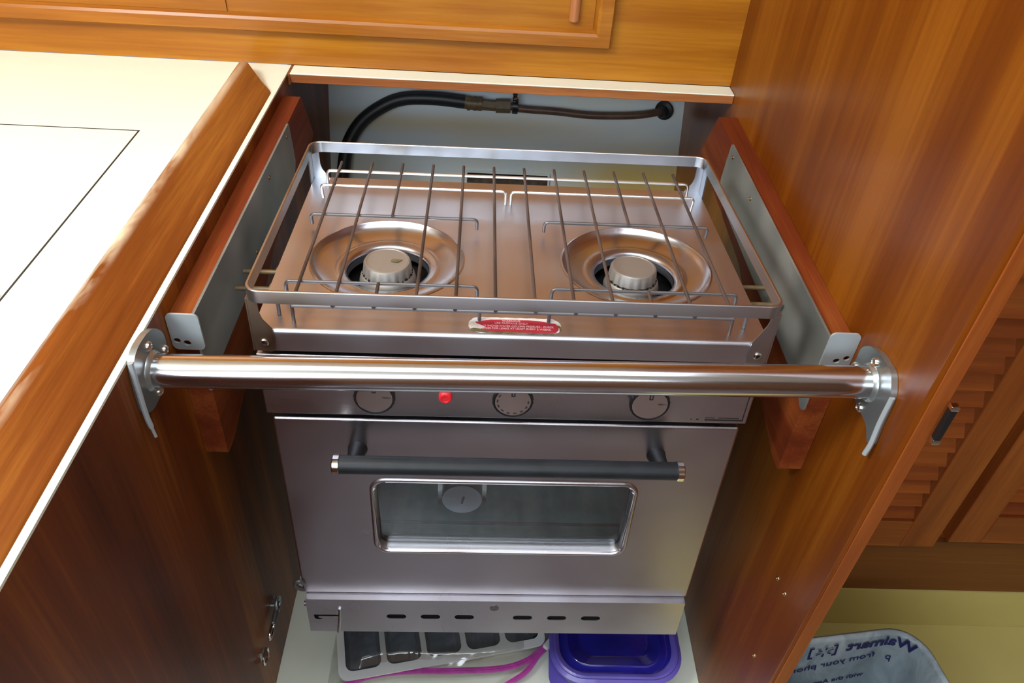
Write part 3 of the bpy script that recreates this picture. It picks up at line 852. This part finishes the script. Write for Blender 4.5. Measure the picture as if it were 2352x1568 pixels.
# oven thermometer behind the glass
th = stove_empty('oven_thermometer', (-.0526, -.150, -.275))
tag(th, 'small round dial thermometer seen through the oven door glass', 'thermometer')
bm = bmesh.new()
lathe(bm, [(.0245, 0), (.0265, .002), (.0265, .020), (.0258, .022), (.0240, .022)], (-.0526, -.143, -.2480), 'y', 48, d=-1)
link('case', bm, 'steel', th)
link('dial_face', lathe(bmesh.new(), [(.0240, 0), (.0240, .0005)], (-.0526, -.1645, -.2480), 'y', 48, d=-1), 'dial_white', th)
bm = bmesh.new()
plate(bm, [(-.0540, -.2560), (-.0515, -.2560), (-.0490, -.2440), (-.0500, -.2400), (-.0525, -.2450)], [], lambda u, v, t: (u, -.1655 + t, v), .0004)
link('pointer', bm, 'print_black', th)
bm = bmesh.new()
plate(bm, rrect(-.0850, -.0205, -.2830, -.2165, .004, 3), [], lambda u, v, t: (u, -.1430 + t, v), .0015)
link('bracket', bm, 'wire_bright', th)

# lower panel
bm = bmesh.new()
def slot(cx, cz, hl, hh): return rrect(cx - hl, cx + hl, cz - hh, cz + hh, hh * .98, 5)
holes = [slot(x, -.4420, .0136, .0050) for x in (-.1402, -.0928, -.0453, .0369, .0853, .1337)]
holes += [[(-.2545, -.4395), (-.2200, -.4395), (-.2170, -.4425), (-.2200, -.4427), (-.2480, -.4427), (-.2490, -.4455), (-.2465, -.4480), (-.2440, -.4480), (-.2440, -.4500), (-.2490, -.4505), (-.2540, -.4485)]]
plate(bm, [(-.2628, -.4795), (.2628, -.4795), (.2628, -.4042), (-.2628, -.4042)], holes, lambda u, v, t: (u, -.2100 + t, v), .0015)
box(bm, -.2628, .2628, -.2085, -.178, -.4055, -.4042)
box(bm, -.2628, -.2613, -.2085, -.178, -.4795, -.4055); box(bm, .2613, .2628, -.2085, -.178, -.4795, -.4055)
lp = link('lower_panel', bm, 'steel', ST)
link('vent_backing', B(-.258, .258, -.2060, -.2040, -.4770, -.4080), 'black_void', lp)
link('panel_screw', lathe(bmesh.new(), [(.0062, 0), (.0062, .0006), (.0050, .0010), (.001, .0004)], (-.0040, -.2100, -.4198), 'y', 24, d=-1), 'wire_gray', lp)
link('latch_rod', tube(bmesh.new(), [(-.2175, -.2110, -.4235), (-.2182, -.2150, -.4420), (-.2215, -.2165, -.4700), (-.2218, -.2150, -.4725)], [.0017, .0022, .0022, .0012], 12), 'steel_rail', lp)
# small side hook at the lower left of the stove
bm = bmesh.new()
tube(bm, spline([(-.262, -.195, -.402), (-.268, -.200, -.395), (-.2745, -.203, -.385), (-.2735, -.204, -.375), (-.2670, -.203, -.374), (-.2640, -.200, -.382)], 5), .003, 10)
tube(bm, [(-.262, -.205, -.420), (-.2665, -.2055, -.420)], .0035, 12)
link('side_hook', bm, 'wire_gray', ST)

# ---------------- pot grate (lifts off): bars, cross bars with turned-down ends
G = stove_empty('pot_grate', (0, -.02, CT + .0002))
tag(G, 'rusty brown wire pot grate standing over both burners', 'grate')
TZ, CZ, WR = .0722, .0694, .0019
bars = [-.2300 + .04165 * k for k in range(12)]
for k, x in enumerate(bars):
    if k in (2, 9):
        segs = [(.1525, .0035), (-.1480, -.1930)]
        if k == 9: segs = [(.1525, .0030), (-.1475, -.1930)]
    else: segs = [(.1525, -.1930)]
    for a, b_ in segs:
        if k in (0, 11): pts = arc_path([(x, a, TZ), (x, b_ + .003, TZ), (x, b_ + .003, CT - .001)], .004)
        else: pts = [(x, a, TZ), (x, (a + b_) / 2, TZ), (x, b_, TZ)]
        link('grate_bar', tube(bmesh.new(), pts, WR, 10), 'wire_brown', G)
def cross(x0, x1, y, foot=.0, m='wire_gray', z=CZ, end=CT + .0004):
    link('cross_bar', tube(bmesh.new(), arc_path([(x0, y + foot, end), (x0, y, z), (x1, y, z), (x1, y + foot, end)], .006), WR * 1.05, 10), m, G)
cross(-.2470, .2465, .1300, .0, 'wire_bright')
cross(-.2475, -.0060, .0870, .006, 'wire_bright'); cross(.0010, .2450, .0865, .006, 'wire_bright')
cross(-.2465, -.0432, .0070, .004, end=CT + .006); cross(.0405, .2460, .0065, .004, end=CT + .006)
cross(-.2460, -.0412, -.1440, .0); cross(.0400, .2440, -.1440, .0)
cross(-.2480, -.0380, -.1760, .0); cross(.0360, .2480, -.1760, .0)
link('cross_bar', tube(bmesh.new(), [(-.2300, -.1900, CZ), (0, -.1900, CZ), (.2290, -.1900, CZ)], WR, 10), 'wire_gray', G)

# ================================================================== SHACKLE AND PAD EYE ON THE COUNTER SIDE
c = tag(empty('snap_hook', (XL, -.57, -.66)), 'small steel snap hook on the dark plywood above the triangular ring', 'hook')
x = XL + .0004
bm = bmesh.new()
ring = [(x + .0080, -.5445 + .011 * math.cos(a), -.6530 + .012 * math.sin(a)) for a in [2 * PI * k / 24 for k in range(24)]]
tube(bm, ring, .0026, 10, closed=True)
tube(bm, [(x, -.5360, -.648), (x + .004, -.5385, -.648), (x + .009, -.5400, -.648)], .003, 10)
tube(bm, [(x, -.5530, -.643), (x + .006, -.5530, -.643)], .0032, 10)
link('eye_ring', bm, 'steel_flange', c)
link('swivel', tube(bmesh.new(), [(x + .008, -.5545, -.6535), (x + .008, -.562, -.6540), (x + .008, -.570, -.6545), (x + .008, -.578, -.655)], [.0035, .0045, .0035, .0028], 12), 'wire_gray', c)
link('hook_loop', tube(bmesh.new(), [(x + .008, -.5900 + .0140 * math.cos(a), -.6540 + .0065 * math.sin(a)) for a in [2 * PI * k / 24 for k in range(24)]], .0022, 10, closed=True), 'chrome', c)
bm = bmesh.new()
tri = arc_path([(x + .006, -.6160, -.6560), (x + .006, -.6360, -.6550), (x + .006, -.6370, -.6700), (x + .006, -.6200, -.6800), (x + .006, -.6130, -.6680), (x + .006, -.6160, -.6560)], .005, 4)
tube(bm, tri, .0021, 10)
te = link('triangle_ring', bm, 'chrome')
link('eye_plate', lathe(bmesh.new(), [(.010, 0), (.010, .0012), (.006, .004), (.001, .0048)], (x, -.6240, -.6650), 'x', 24), 'steel_flange', te)
tag(te, 'small steel triangular ring fixed low on the dark plywood counter side', 'ring')

# ================================================================== THINGS ON THE RECESS BASE
# ice cube tray
Mx = Matrix.Translation((-.240, -.6170, FZ + .001)) @ Matrix.Rotation(math.radians(12), 4, 'Z')
c = tag(empty('ice_cube_tray', (-.10, -.53, FZ + .001)), 'white plastic ice cube tray with dark cells inside a clear bag', 'tray')
bm = bmesh.new()
cells = []
for i in range(5):
    x0 = .012 + i * .0665
    cells.append(rrect(x0, x0 + .0575, .014, .130, .013, 6))
plate(bm, rrect(0, .012 + 5 * .0665, 0, .144, .016, 6), cells, lambda u, v, t: (u, v, .030 + t), -.003)
out0 = rrect(.003, .009 + 5 * .0665, .003, .141, .014, 6); out1 = rrect(.012, 5 * .0665, .012, .132, .012, 6)
a = [bm.verts.new((u, v, .0275)) for u, v in out0]; b2 = [bm.verts.new((u, v, 0)) for u, v in out1]
for k in range(len(a)): bm.faces.new((a[k], a[(k + 1) % len(a)], b2[(k + 1) % len(a)], b2[k]))
bmesh.ops.transform(bm, matrix=Mx, verts=bm.verts)
link('tray_frame', bm, 'ice_tray', c)
for i in range(5):
    x0 = .012 + i * .0665; bm = bmesh.new()
    R_ = [(rrect(x0, x0 + .0575, .014, .130, .013, 6), .0295), (rrect(x0 + .001, x0 + .0565, .015, .129, .013, 6), .026), (rrect(x0 + .006, x0 + .0515, .022, .122, .010, 6), .006), (rrect(x0 + .010, x0 + .0475, .028, .116, .008, 6), .003)]
    loft(bm, R_, cap0=False, cap1=True, xf=Mx)
    link('cell', bm, 'tray_cell', c)
# clear zip bag over it
c = tag(empty('zip_bag', (-.10, -.56, FZ)), 'crinkled clear plastic bag with a magenta zip edge below the stove', 'bag')
bm = bmesh.new()
zl = [(-.262, -.640), (-.2261, -.6200), (-.1933, -.6080), (-.1378, -.6000), (-.0525, -.5985), (.0191, -.5915), (.0600, -.5790), (.0900, -.5560), (.1060, -.5350)]
def zy(x):
    for (a, b_), (c_, d) in zip(zl, zl[1:]):
        if a <= x <= c_: return b_ + (d - b_) * (x - a) / (c_ - a)
    return zl[0][1] if x < zl[0][0] else zl[-1][1]
NX, NY = 90, 50; grid = []
for i in range(NX + 1):
    u = i / NX; x = -.262 + u * .366; row = []
    for j in range(NY + 1):
        v = j / NY; y0 = zy(x); y = y0 + v * (-.44 - y0)
        lift = .034 * min(1, v * 5) * min(1, u * 7, (1 - u) * 6) + .006
        w = noise.noise(Vector((x * 26, y * 26, 3))) * .006 + abs(noise.noise(Vector((x * 60, y * 45, 9)))) * .005
        row.append(bm.verts.new((x, y, FZ + lift + max(-.001, w) * (.3 + .7 * min(1, v * 4)))))
    grid.append(row)
for i in range(NX):
    for j in range(NY): bm.faces.new((grid[i][j], grid[i + 1][j], grid[i + 1][j + 1], grid[i][j + 1]))
link('film', bm, 'clear_plastic', c, ang=180)
def ribbon(path, w, h):
    bm = bmesh.new(); path = spline(path, 6); prev = None; sec = []
    for i, p in enumerate(path):
        t = (path[min(i + 1, len(path) - 1)] - path[max(i - 1, 0)]); t.z = 0; t.normalize(); n = Vector((-t.y, t.x, 0))
        sec.append([bm.verts.new(p + n * a + Vector((0, 0, b_))) for a, b_ in ((-w, 0), (w, 0), (w * .9, h * .8), (w * .3, h), (w * .2, h * .6), (-w * .2, h * .6), (-w * .3, h), (-w * .9, h * .8))])
    for A, Bq in zip(sec, sec[1:]):
        for k in range(8): bm.faces.new((A[k], A[(k + 1) % 8], Bq[(k + 1) % 8], Bq[k]))
    bm.faces.new(sec[0]); bm.faces.new(sec[-1]); return bm
Z_ = .022
link('zip_track', ribbon([(-.250, -.6290, FZ + Z_ - .012), (-.2261, -.6160, FZ + Z_), (-.1933, -.6020, FZ + Z_), (-.1378, -.5930, FZ + Z_), (-.0525, -.5915, FZ + Z_ + .002), (.0191, -.5850, FZ + Z_), (.0600, -.5720, FZ + Z_), (.0880, -.5510, FZ + Z_), (.1060, -.5270, FZ + Z_), (.115, -.49, FZ + Z_)], .0052, .003), 'zip', c)
link('zip_track', ribbon([(.0940, -.5490, FZ + Z_), (.0830, -.5600, FZ + Z_), (.0610, -.5890, FZ + Z_ - .002), (.0270, -.6110, FZ + Z_ - .006), (-.02, -.640, FZ + .004)], .0045, .003), 'zip', c)
bm = B(-.0055, .0055, -.013, .013, 0, .010, bev=.003, seg=3)
bmesh.ops.transform(bm, matrix=Matrix.Translation((.1010, -.5400, FZ + Z_ - .001)) @ Matrix.Rotation(math.radians(-38), 4, 'Z'), verts=bm.verts)
link('zip_slider', bm, 'zip_slider', c)
# purple food tub with dark blue lid
c = tag(empty('food_tub', (.205, -.535, FZ)), 'translucent purple food tub with a dark blue lid below the stove', 'container')
cx0, cx1, cy0, cy1 = .1010, .3090, -.6260, -.4300
def rl(o_, r): return rrect(cx0 + o_, cx1 - o_, cy0 + o_, cy1 - o_, r, 9)
bm = bmesh.new()
loft(bm, [(rl(.016, .034), FZ), (rl(.012, .038), FZ + .004), (rl(.005, .046), FZ + .058), (rl(.0035, .048), FZ + .0625), (rl(-.003, .052), FZ + .063), (rl(-.004, .054), FZ + .0665), (rl(.002, .050), FZ + .069), (rl(.010, .046), FZ + .066)], cap1=False)
# moulded corner tab and side wings
plate(bm, roundpoly([(.0975, -.560), (.0950, -.612), (.1020, -.640), (.1500, -.645), (.1350, -.628), (.1080, -.600)], .006, 3), [circ(.1085, -.628, .0035, 12), circ(.1150, -.6340, .003, 12)], lambda u, v, t: (u, v, FZ + .050 + t), -.002)
link('tub', bm, 'tub', c)
bm = bmesh.new()
zt = FZ + .0692
loft(bm, [(rl(.002, .050), zt - .001), (rl(.002, .050), zt + .003), (rl(.005, .048), zt + .0045), (rl(.009, .046), zt + .003), (rl(.012, .044), zt + .0005)], cap0=False, cap1=False)
li = link('lid_rim', bm, 'tub', c)
bm = bmesh.new()
loft(bm, [(rl(.011, .044), zt + .0005), (rl(.014, .042), zt - .003), (rl(.026, .034), zt - .0035), (rl(.0275, .033), zt - .0020), (rl(.029, .032), zt - .0035), (rl(.040, .028), zt - .004), (rl(.042, .028), zt - .0068), (rl(.050, .026), zt - .007), (rl(.070, .020), zt - .006)], cap0=False)
link('lid', bm, 'tub_lid', c, ang=60)

# ================================================================== RIGHT SIDE: LOUVERED LOCKER BEYOND THE BULKHEAD
YP = -.3968
struct('trim_2', B(.3725, 1.40, YP + .0005, YP + .02, -.80, -.6500), 'plinth')
struct('trim_3', B(.3725, 1.40, YP + .010, YP + .03, -.6490, 1.14), 'louver_v')
struct('trim_4', B(.3725, 1.40, YP - .002, YP + .03, SOLE, -.8005), 'liner_yellow')
def louver_door(x0, x1, z0, ztop, sx0, sx1, sz0, pitch, label):
    c = tag(empty('louvered_door', ((x0 + x1) / 2, YP, z0)), label, 'door')
    f0, f1 = YP - .012, YP + .0095
    link('stile', B(sx1, x1, f0, f1, z0, ztop, bev=.0012, seg=1), 'louver_v', c)
    link('stile', B(x0, sx0, f0, f1, z0, ztop, bev=.0012, seg=1), 'louver_v', c)
    link('rail', B(sx0, sx1, f0, f1, z0, sz0, bev=.0012, seg=1), 'louver', c)
    link('rail', B(sx0, sx1, f0, f1, ztop - .07, ztop, bev=.0012, seg=1), 'louver', c)
    bm = bmesh.new(); z = sz0 + .004
    while z < ztop - .08:
        P4 = [(f0 + .004, z), (f0 + .009, z - .003), (f1 + .004, z + .0200), (f1 - .001, z + .0240)]
        a = [bm.verts.new((sx0, y, zz_)) for y, zz_ in P4]; b2 = [bm.verts.new((sx1, y, zz_)) for y, zz_ in P4]
        for k in range(4): bm.faces.new((a[k], a[(k + 1) % 4], b2[(k + 1) % 4], b2[k]))
        bm.faces.new(a); bm.faces.new(b2[::-1]); z += pitch
    link('louver_slats', bm, 'louver', c)
    return c
louver_door(.400, .7780, -.6480, .60, .455, .7165, -.5790, .0334, 'teak louvered locker door just beyond the bulkhead edge')
louver_door(.7975, 1.18, -.6330, .60, .8560, 1.12, -.5610, .0334, 'teak louvered locker door at the far right, beyond the dark gap')

# latch on the bulkhead edge
c = tag(empty('edge_catch', (.3735, -.754, -.02)), 'small black catch with silver ends on the bulkhead front edge', 'catch')
link('catch_body', B(.3695, .3760, -.7560, -.7495, -.0150, .0215, bev=.001, seg=2), 'black_plastic', c)
link('end_plate', B(.3690, .3765, -.7565, -.7495, .0215, .0262, bev=.001, seg=2), 'chrome', c)
link('end_plate', B(.3690, .3765, -.7565, -.7495, -.0205, -.0150, bev=.001, seg=2), 'screw', c)

# waste bin with carrier bag liner
MB_ = Matrix.Translation((.548, -.700, SOLE)) @ Matrix.Rotation(math.radians(8), 4, 'Z')
def rr2(hx, hy, r): return rrect(-hx, hx, -hy, hy, r, 8)
bm = bmesh.new()
loft(bm, [(rr2(.110, .075, .03), 0), (rr2(.112, .077, .032), .004), (rr2(.134, .104, .048), .290), (rr2(.131, .101, .046), .290), (rr2(.109, .074, .03), .006)], xf=MB_)
tag(link('waste_bin', bm, 'black_plastic'), 'dark waste bin under the carrier bag on the yellow floor', 'bin')
bm = bmesh.new(); seq = [(.142, .112, .056, .215), (.141, .111, .055, .255), (.1390, .109, .054, .286), (.1385, .1085, .053, .2955), (.1345, .1045, .050, .2985), (.1290, .099, .046, .295), (.1270, .097, .045, .285), (.124, .095, .043, .26), (.121, .092, .042, .22), (.117, .088, .040, .17), (.111, .081, .035, .09), (.1050, .072, .03, .03), (.09, .06, .025, .012)]
R_ = []
dense = []
for a, b_ in zip(seq, seq[1:]):
    for k in range(3): dense.append(tuple(a[q] + (b_[q] - a[q]) * k / 3 for q in range(4)))
dense.append(seq[-1])
for hx, hy, r, z in dense:
    lp = rrect(-hx, hx, -hy, hy, r, 10); full = []
    for i in range(len(lp)):
        a, b_ = lp[i], lp[(i + 1) % len(lp)]; m_ = max(1, int(math.hypot(b_[0] - a[0], b_[1] - a[1]) / .008)) if (i % 11 == 10) else 1
        if i % 11 == 10: m_ = 16
        for k in range(m_): full.append((a[0] + (b_[0] - a[0]) * k / m_, a[1] + (b_[1] - a[1]) * k / m_))
    R_.append((full, z))
rings = []
for full, z in R_:
    row = []
    for u, v in full:
        inner = z < .29 and math.hypot(u, v) > 0
        amp = .0035 if z < .28 else .0008
        k = 1 - (noise.noise(Vector((u * 30, v * 30, z * 12))) * .5 + .5) * amp / .1
        row.append(bm.verts.new((u * k, v * k, z)))
    rings.append(row)
for A, Bq in zip(rings, rings[1:]):
    n = len(A)
    for k in range(n): bm.faces.new((A[k], A[(k + 1) % n], Bq[(k + 1) % n], Bq[k]))
bm.faces.new(rings[-1])
bmesh.ops.transform(bm, matrix=MB_, verts=bm.verts)
# keep the outer skirt clear of the bin wall
bagc = tag(empty('bin_liner', (.548, -.700, SOLE + .2)), 'grey-blue carrier bag with mirrored print lining the waste bin', 'bag')
link('bag', bm, 'bag_film', bagc, ang=180)
# print seen from inside, so it reads mirrored; it follows the far inner wall of the liner
def wall_text(s, size, cx, cz, rot, bold=0, w=None):
    bm = bmesh.new(); t = text_mesh(s, size, .0002, bold=bold)
    wd = max(v.co.x for v in t.verts) - min(v.co.x for v in t.verts)
    k = (w / wd) if w else 1
    for v in t.verts:
        x, y = -v.co.x * k, v.co.y
        u = x * math.cos(rot) - y * math.sin(rot) + cx; z = x * math.sin(rot) + y * math.cos(rot) + cz
        # depth of the inner far wall at this height (bag wall), rounded at the corner
        hx = .117 + (z - .17) * .058 + .003; hy = .088 + (z - .17) * .072 + .002; r = .045
        off_ = v.co.z - .0058
        if abs(u) > hx - r:
            q = (abs(u) - (hx - r)) / r; sg = 1 if u > 0 else -1
            v.co = Vector((sg * (hx - r + (r + off_) * math.sin(q)), hy - r + (r + off_) * math.cos(q), z))
        else: v.co = Vector((u, hy + off_, z))
    vm = [bm.verts.new(v.co) for v in t.verts]; t.verts.index_update()
    for f_ in t.faces:
        try: bm.faces.new([vm[v.index] for v in f_.verts])
        except ValueError: pass
    t.free()
    bmesh.ops.transform(bm, matrix=MB_, verts=bm.verts)
    link('bag_print', bm, 'bag_print', bagc)
wall_text('Walmart', .029, .0760, .2840, .06, .0008, .118)
bm = bmesh.new()
for k in range(6):
    a = k * PI / 3 + PI / 6
    t = bmesh.new(); P4 = []
    for rr_, w_ in ((.0045, .0009), (.0120, .0016)):
        for s in (-1, 1): P4.append((rr_ * math.cos(a) - s * w_ * math.sin(a), rr_ * math.sin(a) + s * w_ * math.cos(a)))
    pl = [P4[0], P4[1], P4[3], P4[2]]
    vs = [bm.verts.new((-.020 + u * 1.2, .0866 + (.270 - .17) * .068 - .0030,   .2780 + v * 1.2)) for u, v in pl]; bm.faces.new(vs)
bmesh.ops.transform(bm, matrix=MB_, verts=bm.verts)
link('bag_emblem', bm, 'bag_print', bagc)
for s, x0 in (('[', -.001), (']', -.042)):
    wall_text(s, .032, x0, .2800 if s == '[' else .2760, .10, .0001)
wall_text('from your phone', .019, .000, .2400, .16, .0001, .150)
wall_text('with the App today', .015, .010, .1880, .14, .0001, .125)
wall_text('p', .021, .100, .2470, .14, 0)

# ================================================================== LIGHT
def area(name, loc, rot, size, sy, power, col):
    l = bpy.data.lights.new(name, 'AREA'); l.shape = 'RECTANGLE'; l.size = size; l.size_y = sy
    l.energy = power; l.color = col
    o = bpy.data.objects.new(name, l); COL.objects.link(o); o.location = loc
    d = (Vector(rot) - Vector(loc)).normalized(); o.rotation_euler = d.to_track_quat('-Z', 'Y').to_euler()
    return o
area('hatch_light', (-.95, -1.0, 1.12), (-.75, -.65, 0), .6, .6, 38, (1.0, .98, .92))
area('companionway', (-.3, -2.55, .74), (0, -.4, .0), 1.8, .7, 40, (.80, .90, 1.0))
area('skylight', (-.05, -.95, 1.13), (-.05, -.85, 0), 1.0, .6, 10, (.82, .91, 1.0))
w = bpy.data.worlds.new('cabin_air'); sc.world = w; w.use_nodes = True
w.node_tree.nodes['Background'].inputs[0].default_value = (.7, .8, 1, 1)
w.node_tree.nodes['Background'].inputs[1].default_value = .4

# ================================================================== CAMERA
Mc = Matrix(((.9985086, -.03587141, -.04115596), (-.00845266, .64317989, -.76566845), (.05393629, .76487441, .64191745)))
cam = bpy.data.cameras.new('camera'); co = bpy.data.objects.new('camera', cam); COL.objects.link(co)
co.matrix_world = Matrix.Translation((-.0346, -1.2251, .4751)) @ Mc.to_4x4()
cam.sensor_width = 36; cam.lens = 1793.068 / 2352 * 36; cam.clip_start = .01
sc.camera = co
sc.view_settings.view_transform = 'Standard'; sc.view_settings.look = 'None'
sc.view_settings.exposure = 0.0; sc.view_settings.gamma = 1; sc.view_settings.use_curve_mapping = False
sc.cycles.use_denoising = True
sc.cycles.sample_clamp_indirect = 4; sc.cycles.blur_glossy = .5
sc.cycles.max_bounces = 10; sc.cycles.transparent_max_bounces = 12
for o in bpy.data.objects:
    if '_o' in o: del o['_o']
